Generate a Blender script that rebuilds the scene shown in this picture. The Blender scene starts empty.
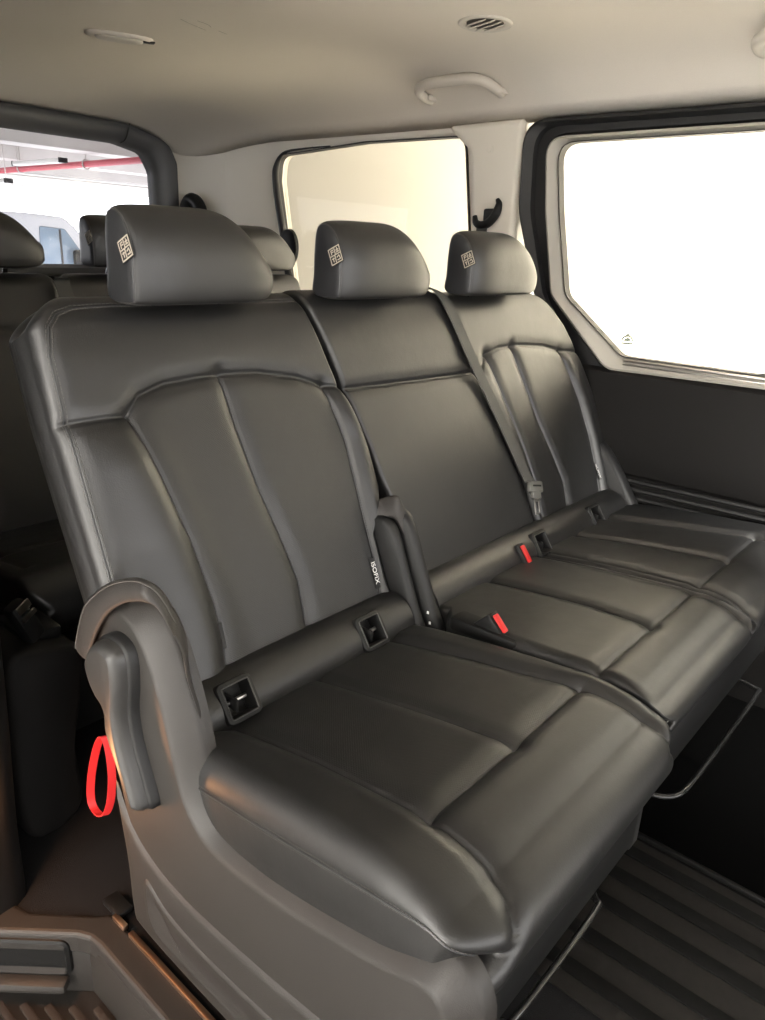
import bpy, bmesh, math, random
import numpy as np
from mathutils import Matrix, Vector

random.seed(4)
S = bpy.context.scene
COL = S.collection
pi = math.pi
rad = math.radians

# ------------------------------------------------------------------ materials
def new_mat(name):
    m = bpy.data.materials.new(name); m.use_nodes = True
    nt = m.node_tree
    return m, nt, nt.nodes['Principled BSDF'], nt.nodes['Material Output']

def setin(node, key, v):
    if key in node.inputs: node.inputs[key].default_value = v

def plain(name, col, rough=.6, metal=0., noise=0., bump=0., scale=200., spec=.5):
    m, nt, b, o = new_mat(name)
    b.inputs['Base Color'].default_value = (*col, 1); b.inputs['Roughness'].default_value = rough
    b.inputs['Metallic'].default_value = metal; setin(b, 'Specular IOR Level', spec)
    if noise or bump:
        tc = nt.nodes.new('ShaderNodeTexCoord'); n = nt.nodes.new('ShaderNodeTexNoise')
        n.inputs['Scale'].default_value = scale; n.inputs['Detail'].default_value = 4
        nt.links.new(tc.outputs['Object'], n.inputs['Vector'])
        if noise:
            r = nt.nodes.new('ShaderNodeMapRange')
            r.inputs['To Min'].default_value = 1-noise; r.inputs['To Max'].default_value = 1+noise
            nt.links.new(n.outputs['Fac'], r.inputs['Value'])
            mx = nt.nodes.new('ShaderNodeVectorMath'); mx.operation = 'SCALE'
            mx.inputs[0].default_value = col
            nt.links.new(r.outputs['Result'], mx.inputs['Scale'])
            nt.links.new(mx.outputs['Vector'], b.inputs['Base Color'])
        if bump:
            bp = nt.nodes.new('ShaderNodeBump'); bp.inputs['Strength'].default_value = bump
            bp.inputs['Distance'].default_value = .001
            nt.links.new(n.outputs['Fac'], bp.inputs['Height'])
            nt.links.new(bp.outputs['Normal'], b.inputs['Normal'])
    return m

def leather(name, col, rough=.42, perf=False):
    m, nt, b, o = new_mat(name)
    b.inputs['Roughness'].default_value = rough
    b.inputs['Base Color'].default_value = (*col, 1)
    setin(b, 'Specular IOR Level', .62); b.inputs['IOR'].default_value = 1.5
    tc = nt.nodes.new('ShaderNodeTexCoord')
    v = nt.nodes.new('ShaderNodeTexVoronoi'); v.inputs['Scale'].default_value = 480
    nt.links.new(tc.outputs['Object'], v.inputs['Vector'])
    n = nt.nodes.new('ShaderNodeTexNoise'); n.inputs['Scale'].default_value = 26; n.inputs['Detail'].default_value = 3
    nt.links.new(tc.outputs['Object'], n.inputs['Vector'])
    rr = nt.nodes.new('ShaderNodeMapRange')
    rr.inputs['To Min'].default_value = rough-.05; rr.inputs['To Max'].default_value = rough+.07
    nt.links.new(n.outputs['Fac'], rr.inputs['Value']); nt.links.new(rr.outputs['Result'], b.inputs['Roughness'])
    bp = nt.nodes.new('ShaderNodeBump'); bp.inputs['Strength'].default_value = .16; bp.inputs['Distance'].default_value = .0006
    nt.links.new(v.outputs['Distance'], bp.inputs['Height'])
    b2 = nt.nodes.new('ShaderNodeBump'); b2.inputs['Strength'].default_value = .14; b2.inputs['Distance'].default_value = .004
    nt.links.new(n.outputs['Fac'], b2.inputs['Height']); nt.links.new(bp.outputs['Normal'], b2.inputs['Normal'])
    last = b2
    if perf:
        # rows of tiny punched holes
        at = nt.nodes.new('ShaderNodeAttribute'); at.attribute_name = 'UVMap'
        w = nt.nodes.new('ShaderNodeMapping'); w.inputs['Scale'].default_value = (330, 330, 1); w.inputs['Rotation'].default_value = (0, 0, pi/4)
        nt.links.new(at.outputs['Vector'], w.inputs['Vector'])
        fr = nt.nodes.new('ShaderNodeVectorMath'); fr.operation = 'FRACTION'; nt.links.new(w.outputs['Vector'], fr.inputs[0])
        sb = nt.nodes.new('ShaderNodeVectorMath'); sb.operation = 'SUBTRACT'; sb.inputs[1].default_value = (.5, .5, 0); nt.links.new(fr.outputs['Vector'], sb.inputs[0])
        ln = nt.nodes.new('ShaderNodeVectorMath'); ln.operation = 'LENGTH'; nt.links.new(sb.outputs['Vector'], ln.inputs[0])
        lt = nt.nodes.new('ShaderNodeMapRange'); lt.inputs['From Min'].default_value = .2; lt.inputs['From Max'].default_value = .34
        nt.links.new(ln.outputs['Value'], lt.inputs['Value'])
        mx = nt.nodes.new('ShaderNodeMix'); mx.data_type = 'RGBA'
        mx.inputs[6].default_value = (*[c*.4 for c in col], 1); mx.inputs[7].default_value = (*col, 1)
        nt.links.new(lt.outputs['Result'], mx.inputs[0]); nt.links.new(mx.outputs[2], b.inputs['Base Color'])
        b3 = nt.nodes.new('ShaderNodeBump'); b3.inputs['Strength'].default_value = .22; b3.inputs['Distance'].default_value = .0008
        nt.links.new(lt.outputs['Result'], b3.inputs['Height']); nt.links.new(b2.outputs['Normal'], b3.inputs['Normal'])
        last = b3
    nt.links.new(last.outputs['Normal'], b.inputs['Normal'])
    return m

def glass(name, tint, gloss=.06):
    m = bpy.data.materials.new(name); m.use_nodes = True; nt = m.node_tree
    nt.nodes.clear(); o = nt.nodes.new('ShaderNodeOutputMaterial')
    t = nt.nodes.new('ShaderNodeBsdfTransparent'); t.inputs[0].default_value = (*tint, 1)
    g = nt.nodes.new('ShaderNodeBsdfGlossy'); g.inputs['Roughness'].default_value = .02
    mx = nt.nodes.new('ShaderNodeMixShader'); mx.inputs[0].default_value = gloss
    nt.links.new(t.outputs[0], mx.inputs[1]); nt.links.new(g.outputs[0], mx.inputs[2]); nt.links.new(mx.outputs[0], o.inputs[0])
    return m

LEA = leather('dark_leather', (.010, .0099, .0099), .41)
PERF = leather('perforated_leather', (.0095, .0094, .0094), .43, True)
LEA_SIDE = leather('side_leather', (.018, .0183, .020), .42)
SUEDE = plain('guard_leather', (.026, .023, .021), .6, bump=.3, scale=500)
THREAD = plain('thread', (.07, .066, .062), .7)
PLA = plain('grey_brown_plastic', (.022, .0195, .0175), .5, bump=.25, scale=700)
PLA_D = plain('dark_plastic', (.011, .011, .0112), .5, spec=.35, bump=.2, scale=600)
PLA_B = plain('black_plastic', (.006, .006, .006), .5, spec=.3)
PLA_G = plain('grey_plastic', (.032, .031, .03), .42)
RUB = plain('black_rubber', (.012, .012, .013), .55)
HEAD = plain('headliner_fabric', (.72, .67, .60), .95, noise=.05, bump=.35, scale=420, spec=.1)
TRIM = plain('light_trim', (.74, .70, .62), .6, bump=.1, scale=500)
TRIM_W = plain('pale_handle_plastic', (.58, .54, .48), .45)
DOORT = plain('window_surround_plastic', (.36, .34, .30), .6)
PANEL = plain('door_panel_plastic', (.007, .0064, .006), .7, spec=.2, bump=.25, scale=600)
CARPET = plain('carpet', (.016, .016, .017), .98, noise=.35, bump=.9, scale=600, spec=.1)
VINYL = plain('floor_vinyl', (.018, .0165, .015), .7, spec=.25, noise=.25, bump=.3, scale=90)
STRIP = plain('floor_strip', (.005, .005, .005), .75, spec=.2, noise=.2, scale=120)
SILL = plain('sill_plastic', (.022, .0195, .0175), .55, bump=.3, scale=500)
TREAD = plain('tread_rubber', (.03, .022, .017), .6)
STEEL = plain('steel', (.45, .43, .41), .3, metal=1)
RAIL_ORANGE_LIT = plain('orange_lit_rail_metal', (.5, .34, .24), .38, metal=1)  # orange glow on the sill is put into this metal's colour
CHROME = plain('black_gloss_bar', (.02, .02, .02), .12)
RED = plain('red_release', (.55, .012, .012), .45)
REDW = plain('red_webbing', (.52, .012, .014), .6)
WEB = plain('belt_webbing', (.055, .055, .052), .75, bump=.4, scale=900)
TAGB = plain('tag_black', (.012, .012, .012), .7)
TAGW = plain('tag_print', (.40, .355, .29), .7)
TXT = plain('white_print', (.8, .8, .78), .7)
MARK = plain('window_mark', (.30, .34, .28), .8)
GL_DOOR = glass('side_glass', (.88, .86, .83), .015)
GL_REAR = glass('rear_glass', (.88, .89, .92), .015)
WALLP = plain('cream_wall_paint', (.82, .785, .665), .9, noise=.03, scale=3)
CONC = plain('concrete', (.52, .50, .48), .9, noise=.15, scale=1.5)
WALLN = plain('bounce_wall_paint', (.80, .79, .76), .9, noise=.03, scale=3)
GROUND = plain('garage_ground', (.35, .34, .33), .8, noise=.1, scale=2)
PIPE = plain('red_pipe_paint', (.42, .06, .08), .5)
WHITEV = plain('white_car_paint', (.42, .43, .44), .3)
GLV = plain('car_window', (.16, .21, .26), .1)

# ------------------------------------------------------------------ object helpers
ROOT = {}
def tag(o, label=None, cat=None, group=None, kind=None):
    if label: o['label'] = label
    if cat: o['category'] = cat
    if group: o['group'] = group
    if kind: o['kind'] = kind
    return o
def thing(name, label, cat, loc, group=None):
    o = bpy.data.objects.new(name, None); COL.objects.link(o); o.location = loc
    o.empty_display_size = .05
    return tag(o, label, cat, group)
def wloc(o):
    v = Vector((0, 0, 0))
    while o: v += o.location; o = o.parent
    return v
def mesh(name, V, F, mat, parent=None, smooth=True, mats=None, fm=None, uv=None, loc=None):
    V = np.asarray(V, float)
    base = wloc(parent) if parent else Vector(loc if loc is not None else (0, 0, 0))
    me = bpy.data.meshes.new(name)
    me.from_pydata((V-np.array(base)).tolist(), [], [list(map(int, f)) for f in F]); me.update()
    for m in (mats or [mat]): me.materials.append(m)
    if fm is not None: me.polygons.foreach_set('material_index', np.asarray(fm, np.int32))
    if smooth: me.polygons.foreach_set('use_smooth', np.ones(len(me.polygons), bool))
    if uv is not None:
        l = me.uv_layers.new(name='UVMap')
        idx = np.empty(len(me.loops), np.int32); me.loops.foreach_get('vertex_index', idx)
        l.data.foreach_set('uv', np.asarray(uv, np.float32)[idx].ravel())
    o = bpy.data.objects.new(name, me); COL.objects.link(o)
    if parent: o.parent = parent
    else: o.location = base
    return o
def struct(name, V, F, mat, parent=None, smooth=False, **k):
    o = mesh(name, V, F, mat, parent, smooth, **k)
    if not parent: o['kind'] = 'structure'
    return o
class MB:                                  # collects pieces of one mesh
    def __init__(s): s.V = []; s.F = []
    def add(s, V, F):
        n = len(s.V); s.V += [tuple(v) for v in V]; s.F += [[i+n for i in f] for f in F]; return s
    def box(s, c, d, bev=0., rot=None, seg=2):
        bm = bmesh.new(); bmesh.ops.create_cube(bm, size=1)
        bmesh.ops.scale(bm, vec=d, verts=bm.verts)
        if bev: bmesh.ops.bevel(bm, geom=bm.edges[:]+bm.verts[:], offset=bev, segments=seg, profile=.5, affect='EDGES')
        if rot is not None: bmesh.ops.transform(bm, matrix=rot.to_4x4(), verts=bm.verts)
        bm.verts.index_update()
        s.add([tuple(v.co+Vector(c)) for v in bm.verts], [[v.index for v in f.verts] for f in bm.faces]); bm.free(); return s
    def tube(s, P, r, n=10, closed=False, cap=True):
        P = np.asarray(P, float); N = len(P); rr = np.broadcast_to(r, (N,))
        T = np.roll(P, -1, 0)-np.roll(P, 1, 0)
        if not closed: T[0] = P[1]-P[0]; T[-1] = P[-1]-P[-2]
        T /= np.linalg.norm(T, axis=1)[:, None]+1e-12
        up = np.array([0, 0, 1.]) if abs(T[0][2]) < .9 else np.array([1., 0, 0])
        a = np.cross(T[0], up); a /= np.linalg.norm(a); V = []
        for i in range(N):
            a = a-T[i]*(a@T[i]); a /= np.linalg.norm(a)+1e-12; b = np.cross(T[i], a)
            for k in range(n):
                th = 2*pi*k/n; V.append(P[i]+rr[i]*(a*math.cos(th)+b*math.sin(th)))
        F = []
        for i in range(N if closed else N-1):
            j = (i+1) % N
            for k in range(n): F.append([i*n+k, i*n+(k+1) % n, j*n+(k+1) % n, j*n+k])
        if cap and not closed: F += [list(range(n))[::-1], [(N-1)*n+k for k in range(n)]]
        return s.add(V, F)
    def ribbon(s, P, W, th, closed=False):  # strap: centre points P, width vectors W, thickness th
        P = np.asarray(P, float); W = np.broadcast_to(np.asarray(W, float), P.shape); N = len(P)
        T = np.gradient(P, axis=0)
        if closed: T = np.roll(P, -1, 0)-np.roll(P, 1, 0)
        nn = np.cross(T, W); nn /= np.linalg.norm(nn, axis=1)[:, None]+1e-12; nn *= th/2
        V = []
        for i in range(N): V += [P[i]-W[i]/2-nn[i], P[i]+W[i]/2-nn[i], P[i]+W[i]/2+nn[i], P[i]-W[i]/2+nn[i]]
        F = []
        for i in range(N if closed else N-1):
            j = (i+1) % N
            for k in range(4): F.append([4*i+k, 4*i+(k+1) % 4, 4*j+(k+1) % 4, 4*j+k])
        if not closed: F += [[0, 3, 2, 1], [4*N-4, 4*N-3, 4*N-2, 4*N-1]]
        return s.add(V, F)
    def lathe(s, c, prof, n=40, sx=1, sy=1, M=None):
        V = []; F = []
        for r, z in prof:
            for k in range(n):
                p = Vector((r*sx*math.cos(2*pi*k/n), r*sy*math.sin(2*pi*k/n), z))
                if M is not None: p = M @ p
                V.append(p+Vector(c))
        for i in range(len(prof)-1):
            for k in range(n): F.append([i*n+k, i*n+(k+1) % n, (i+1)*n+(k+1) % n, (i+1)*n+k])
        F += [list(range(n))[::-1], [(len(prof)-1)*n+k for k in range(n)]]
        return s.add(V, F)
    def build(s, name, mat, parent=None, smooth=True, **k):
        o = mesh(name, s.V, s.F, mat, parent, smooth, **k)
        return flatten_flat(o) if smooth else o
def flatten_flat(o, ang=38):
    me = o.data
    try: me.set_sharp_from_angle(angle=rad(ang))
    except Exception: pass
    return o

def catmull(P, n, closed=False):
    P = np.asarray(P, float); N = len(P); out = []
    m = N if closed else N-1
    for i in range(m):
        p0 = P[(i-1) % N] if closed or i > 0 else 2*P[0]-P[1]
        p1 = P[i]; p2 = P[(i+1) % N]
        p3 = P[(i+2) % N] if closed or i+2 < N else 2*P[-1]-P[-2]
        for k in range(n):
            t = k/n
            out.append(.5*((2*p1)+(p2-p0)*t+(2*p0-5*p1+4*p2-p3)*t*t+(3*p1-p0-3*p2+p3)*t**3))
    if not closed: out.append(P[-1])
    return np.array(out)
def resample(P, n, closed=True):
    P = np.asarray(P, float)
    Q = np.vstack([P, P[:1]]) if closed else P
    d = np.r_[0, np.cumsum(np.linalg.norm(np.diff(Q, axis=0), axis=1))]
    s = np.linspace(0, d[-1], n, endpoint=not closed)
    return np.stack([np.interp(s, d, Q[:, k]) for k in range(Q.shape[1])], 1)
def round_poly(P, R, seg=8):               # corner-rounded 2D polygon with a fixed number of points
    P = [np.asarray(p, float) for p in P]; n = len(P); out = []
    R = R if hasattr(R, '__len__') else [R]*n
    for i in range(n):
        a, b, c = P[i-1], P[i], P[(i+1) % n]
        u = (a-b)/np.linalg.norm(a-b); v = (c-b)/np.linalg.norm(c-b)
        ang = math.acos(max(-1, min(1, float(u@v)))); r = R[i]
        d = min(r/max(math.tan(ang/2), 1e-6), .48*np.linalg.norm(a-b), .48*np.linalg.norm(c-b))
        p, q = b+u*d, b+v*d
        for k in range(seg+1):
            t = k/seg; out.append((1-t)**2*p+2*t*(1-t)*b+t*t*q)
    return np.array(out)
def inset(P, d):                           # offset a closed 2D outline inwards
    P = np.asarray(P, float); A = np.roll(P, 1, 0); B = np.roll(P, -1, 0)
    t = B-A; t /= np.linalg.norm(t, axis=1)[:, None]+1e-12
    nrm = np.stack([-t[:, 1], t[:, 0]], 1)
    area = .5*np.sum(P[:, 0]*np.roll(P[:, 1], -1)-np.roll(P[:, 0], -1)*P[:, 1])
    Q = P+nrm*d*(1 if area > 0 else -1)
    if abs(d) < 1e-9: return Q
    A0, B0 = P, np.roll(P, -1, 0); e = B0-A0; L = (e*e).sum(1)+1e-15
    w = Q[:, None, :]-A0[None]; t = np.clip((w*e[None]).sum(2)/L[None], 0, 1)
    dist = np.linalg.norm(w-t[..., None]*e[None], axis=2).min(1)
    ok = np.where(dist > abs(d)*.92)[0]
    if len(ok) < 4 or len(ok) == len(Q): return Q
    n = len(Q); xi = np.arange(n); ex = np.r_[ok-n, ok, ok+n]; Qe = np.vstack([Q[ok]]*3)
    return np.stack([np.interp(xi, ex, Qe[:, k]) for k in (0, 1)], 1)
def same(P, n=220):
    k = int(np.argmax(P[:, 0]+P[:, 1])); return resample(np.roll(P, -k, 0), n)
def loft(rings, cap0=True, cap1=True, closed=True):
    n = len(rings[0]); V = np.vstack(rings); F = []
    for i in range(len(rings)-1):
        for k in range(n if closed else n-1):
            F.append([i*n+k, i*n+(k+1) % n, (i+1)*n+(k+1) % n, (i+1)*n+k])
    if cap0: F.append(list(range(n))[::-1])
    if cap1: F.append([(len(rings)-1)*n+k for k in range(n)])
    return V, F
def yzplate(outline, steps):               # steps: (inset, X) rings of a plate lying in the YZ plane
    return loft([np.c_[np.full(len(outline), x), inset(outline, d)] for d, x in steps])
def at_x(P, X): return np.c_[np.full(len(P), X), P]
def fix_normals(o):
    bm = bmesh.new(); bm.from_mesh(o.data); bmesh.ops.recalc_face_normals(bm, faces=bm.faces); bm.to_mesh(o.data); bm.free(); return o

# ------------------------------------------------------------------ padded seat bodies
def seg_dist(X, Q, poly):
    d = np.full(X.shape, 9.)
    for (x0, q0), (x1, q1) in zip(poly[:-1], poly[1:]):
        dx, dq = x1-x0, q1-q0; L = dx*dx+dq*dq+1e-12
        t = np.clip(((X-x0)*dx+(Q-q0)*dq)/L, 0, 1)
        d = np.minimum(d, np.hypot(X-x0-t*dx, Q-q0-t*dq))
    return d
class Padded:
    """A closed, padded body: a front face, a rounded end and a back face, with seams pressed into it."""
    def __init__(s, frame, L0, L1, A, R, xl, xr, rc, rs, seams, puff=None, insert=None, bulge=.004, rcl=None, rcr=None, rsr=None, gd=.0042, gw=.0032, bd=.0052, bw=.015):
        s.frame, s.L0, s.L1, s.A, s.R = frame, L0, L1, A, R
        s.xl, s.xr = xl, xr; s.rcl = rc if rcl is None else rcl; s.rcr = rc if rcr is None else rcr
        s.rs, s.seams, s.puff, s.insert, s.bulge = rs, seams, puff, insert, bulge
        s.gd, s.gw, s.bd, s.bw = gd, gw, bd, bw; s.rsr = rs if rsr is None else rsr
        n = 400; ph = np.linspace(0, pi, n); arc = np.r_[0, np.cumsum(np.hypot(np.diff(A*np.sin(ph)), np.diff(R*(1-np.cos(ph)))))]
        s.ph, s.arc = ph, arc; s.qa = L1-L0; s.qb = s.qa+arc[-1]
    def path(s, q):                        # path length -> t, off, phi
        q = np.asarray(q, float)
        ph = np.interp(q-s.qa, s.arc, s.ph)
        t = np.where(q < s.qa, s.L0+q, np.where(q > s.qb, s.L1-(q-s.qb), s.L1+s.A*np.sin(ph)))
        off = np.where(q < s.qa, 0, np.where(q > s.qb, -2*s.R, -s.R*(1-np.cos(ph))))
        return t, off, ph
    def edges(s, t):
        def shrink(rc):
            if rc <= 0: return 0*t
            u = np.clip((t-(s.L1+s.A-rc))/rc, 0, 1); return rc*(1-np.sqrt(np.maximum(0, 1-u*u)))
        f = lambda e: np.interp(t, e[0], e[1]) if not np.isscalar(e) else np.full(np.shape(t), float(e))
        return f(s.xl)+shrink(s.rcl), f(s.xr)-shrink(s.rcr)
    def disp(s, X, q):
        d = np.zeros(np.shape(X))
        for sm in s.seams:
            poly, k = sm if isinstance(sm, tuple) else (sm, 1.)
            e = seg_dist(X, q, poly)
            d = d-k*(s.gd*np.exp(-(e/s.gw)**2)+s.bd*np.exp(-(e/s.bw)**2))
        if s.puff: d = d+s.puff(X, q)
        return d
    def pos(s, X, q, extra=0., depth=0., fade=1.):
        t, off, ph = s.path(q)
        h = s.disp(X, q)*fade+extra-depth
        # local normal in the (t, off) plane
        nt, no = np.sin(ph)*s.R, np.cos(ph)*s.A; ln = np.hypot(nt, no); nt, no = nt/ln, no/ln
        return s.frame(X, t+nt*h, off+no*h)
    def build(s, name, parent, mats, back=.5, dn=.0026):
        qs = np.r_[np.arange(0, s.qa, dn*1.1), np.linspace(s.qa, s.qb, 56), np.linspace(s.qb, s.qb+back, 10)[1:]]
        t, off, ph = s.path(qs)
        xl, xr = s.edges(t)
        W = np.max(xr-xl); nf = int(W/dn)
        flat = np.linspace(-1, 1, nf); a = np.linspace(0, pi/2, 11)[1:]
        side = np.linspace(0, 1, 6)[1:]
        # columns: (kind, value) from the left mid-line over the face to the right mid-line
        nb = len(qs); X = []; D = []
        rs = s.rs
        for sd, cols in ((-1, [('s', v) for v in side[::-1]]+[('a', v) for v in a[::-1]]), (0, [('f', v) for v in flat]), (1, [('a', v) for v in a]+[('s', v) for v in side])):
            for k, v in cols:
                edge = xl if sd < 0 else xr
                rs = s.rsr if sd > 0 else s.rs
                if k == 'f': X.append(xl+s.rs+(xr-xl-s.rs-s.rsr)*(v+1)/2); D.append(np.zeros(nb))
                elif k == 'a': X.append(edge-sd*rs*(1-math.sin(v))); D.append(np.full(nb, rs*(1-math.cos(v))))
                else: X.append(edge+sd*s.bulge*math.sin(v*pi/2)); D.append(rs+(s.R-rs)*np.full(nb, v))
        X = np.array(X).T; D = np.array(D).T; Q = np.repeat(qs[:, None], X.shape[1], 1)
        fade = np.clip(1-D/(s.rs*1.2+1e-6), 0, 1)*(1-np.clip((Q-s.qb)/.02, 0, 1))
        fade = fade*np.clip(1-(Q-s.qa)/(s.qb-s.qa)*1.05, 0, 1)**.5
        P = s.pos(X, Q, 0, D, fade)
        nu, nv = P.shape[:2]
        idx = np.arange(nu*nv).reshape(nu, nv)
        F = np.stack([idx[:-1, :-1], idx[:-1, 1:], idx[1:, 1:], idx[1:, :-1]], -1).reshape(-1, 4)
        fm = None
        if s.insert:
            c = (slice(None, -1), slice(None, -1))
            fm = np.where(s.insert(X[c], Q[c]) & (D[c] < 1e-5), 1, 0).ravel()
        o = mesh(name, P.reshape(-1, 3), F, None, parent, True, mats=mats, fm=fm, uv=np.stack([X, Q], -1).reshape(-1, 2))
        return fix_normals(o)
    def stitches(s, mb, poly, side=0., step=.0062, ln=.0042, r=.0006, depth=None, extra=.0004):
        P = resample(np.asarray(poly, float), max(2, int(np.sum(np.linalg.norm(np.diff(np.asarray(poly, float), axis=0), axis=1))/step)), False)
        T = np.gradient(P, axis=0); T /= np.linalg.norm(T, axis=1)[:, None]+1e-9
        N = np.stack([-T[:, 1], T[:, 0]], 1); P = P+N*side
        for p, t in zip(P, T):
            a, b = p-t*ln/2, p+t*ln/2
            pts = s.pos(np.array([a[0], b[0]]), np.array([a[1], b[1]]), extra)
            mb.tube(pts, r, 5)
    def seam_cord(s, mb, poly, r=.0011, extra=-.001, n=60):
        P = resample(np.asarray(poly, float), n, False)
        mb.tube(s.pos(P[:, 0], P[:, 1], extra), r, 6)

sB, cB = math.sin(rad(22)), math.cos(rad(22))
def back_frame(X, t, off):
    X, t, off = np.broadcast_arrays(X, t, off)
    return np.stack([X, .76+t*sB-off*cB, .42+t*cB+off*sB], -1)
s9, c9 = math.sin(rad(9)), math.cos(rad(9))
def cush_frame(X, t, off):
    X, t, off = np.broadcast_arrays(X, t, off)
    return np.stack([X, .76-t*c9+off*s9, .431+t*s9+off*c9], -1)
s7, c7 = math.sin(rad(6.8)), math.cos(rad(6.8))
def bench_frame(X, t, off):                # flatter plane, sharing the cross seam line of the single seat
    X, t, off = np.broadcast_arrays(X, t, off)
    return np.stack([X, .386-(t-t3)*c7+off*s7, .4902+(t-t3)*s7+off*c7], -1)
t3 = (.76-.386)/c9
def cy(pts): return [(x, (.76-y)/c9) for x, y in pts]
def sstep(a, b, x):
    t = np.clip((x-a)/(b-a), 0, 1); return t*t*(3-2*t)

# ------------------------------------------------------------------ headrests, anchors, tags (parts)
HP = [(1.012, 1.003), (.94, 1.0), (.929, 1.012), (.927, 1.045), (.929, 1.075), (.938, 1.103), (.958, 1.124), (.985, 1.133), (1.004, 1.124), (1.011, 1.09), (1.013, 1.04)]
def emblem(mb, M, w):
    b = .055
    L = [(-1, -1, 1, -1), (1, -1, 1, 1), (1, 1, -1, 1), (-1, 1, -1, -1), (-.85, .05, .85, .05), (.05, .1, .05, .85),
         (-.1, -.85, -.1, -.0), (-.6, .25, -.6, .75), (-.6, .75, -.2, .75), (-.2, .5, -.6, .5), (.3, .3, .75, .3), (.3, .55, .75, .55), (.52, .3, .52, .8),
         (-.7, -.3, -.3, -.3), (-.5, -.7, -.5, -.2), (.2, -.7, .75, -.7), (.2, -.35, .6, -.2), (.6, -.2, .75, -.7)]
    for x0, y0, x1, y1 in L:
        a = Vector((x0*w*.86, y0*w*.86, 0)); c = Vector((x1*w*.86, y1*w*.86, 0)); d = (c-a); ln = d.length
        R = Matrix.Rotation(math.atan2(d.y, d.x), 3, 'Z')
        n0 = len(mb.V); mb.box((0, 0, 0), (ln+w*b*1.2, w*b*2, .0006), 0)
        for i in range(n0, len(mb.V)):
            p = R @ Vector(mb.V[i])+(a+c)/2; mb.V[i] = tuple(M @ Vector((p.x, p.y, p.z+.0011)))
def headrest(parent, x0, x1, dy=0., dz=0., sc=1., tagged=True, n=44, label=None, posts=True):
    xc = (x0+x1)/2; hw = (x1-x0)/2
    prof = resample(catmull(HP, 8, True), 72)
    ctr = np.array([.985, 1.055])
    us = np.r_[-np.cos(np.linspace(0, pi, n))]
    rings = []
    for u in us:
        k = abs(u)
        p = prof.copy()
        # towards the ends the crown drops and the face turns back
        p[:, 1] = 1.0+(p[:, 1]-1.0)*(1-(.03*k**4 if u < 0 else .60*k**3.1))+(0 if u < 0 else .013*k**7)
        p[:, 0] = 1.01-(1.01-p[:, 0])*(1-.17*k**4)
        e = max(0, (k-.93)/.07); p = ctr+(p-ctr)*(1-.05*e*e)
        gp = math.exp(-((k-.945)/.012)**2); p = ctr+(p-ctr)*(1-.018*gp)
        rings.append(np.c_[np.full(len(p), xc+u*hw*.965), p[:, 0]+dy, p[:, 1]+dz])
    V, F = loft(rings, False, False)
    h = fix_normals(mesh('headrest', V, F, LEA, parent))
    if label: h['label'] = label
    for sgn, ring in ((-1, rings[0]), (1, rings[-1])):
        mb = MB()
        c = ring.mean(0); c[1:] = (ctr+np.array([dy, dz]))
        rr = [c+(ring-c)*k+np.array([sgn*o, 0, 0]) for k, o in ((1, 0), (.97, hw*.022), (.9, hw*.032), (.6, hw*.037), (.25, hw*.038))]
        mb.add(*loft(rr, False, True))
        fix_normals(mb.build('side_panel', LEA_SIDE, h))
    st = MB()
    ring = rings[1]
    for i in range(72):
        a = ring[i]; b = ring[(i+1) % 72]
        if a[1]-dy < .985 or a[2]-dz > 1.09:
            off = np.array([-.0018, 0, 0])
            for f0, f1 in ((.1, .42), (.6, .92)):
                st.tube([a+(b-a)*f0+off, a+(b-a)*f1+off], .0006, 4)
    st.build('stitching', THREAD, h)
    if posts:
        for px in (xc-.06, xc+.06):
            pm = MB(); pm.tube([(px, 1.022+dy, .955+dz), (px, 1.0+dy, 1.012+dz)], .006, 12)
            pm.build('post', CHROME, h)
    if tagged:
        M = Matrix.Translation((x0-.0018, .953+dy, 1.074+dz)) @ Matrix.Rotation(-pi/2, 4, 'Z') @ Matrix.Rotation(pi/2, 4, 'X') @ Matrix.Rotation(rad(24), 4, 'Z')
        w = .0155
        tb = MB(); tb.box((0, 0, 0), (2*w, 2*w, .0016), .0005)
        tb.V = [tuple(M @ Vector(v)) for v in tb.V]
        t = tb.build('tag', TAGB, h, smooth=False)
        em = MB(); emblem(em, M, w); em.V and em.build('emblem', TAGW, parent, smooth=False)
    return h

RC = (.784, .448); RR = .051            # roll under the backrest: centre in Y, Z and radius
def roll_pt(X, ang, r=RR):              # ang measured from straight up towards the front
    X, ang = np.broadcast_arrays(X, ang)
    return np.stack([X, RC[0]-.012-r*np.sin(ang), RC[1]+r*np.cos(ang)], -1)
def roll(parent, x0, x1, holes):
    xs = np.unique(np.r_[np.linspace(x0, x1, 90)]); an = np.linspace(-.5, 2.6, 40)
    def inhole(x, a): return any(abs(x-h) < .028 and .42 < a < 1.54 for h in holes)
    X, A = np.meshgrid(xs, an, indexing='ij'); P = roll_pt(X, A)
    F = []
    for i in range(len(xs)-1):
        for j in range(len(an)-1):
            if inhole((xs[i]+xs[i+1])/2, (an[j]+an[j+1])/2): continue
            k = i*len(an)+j; F.append([k, k+1, k+1+len(an), k+len(an)])
    o = mesh('lumbar_roll', P.reshape(-1, 3), F, LEA, parent); fix_normals(o)
    return o
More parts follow.
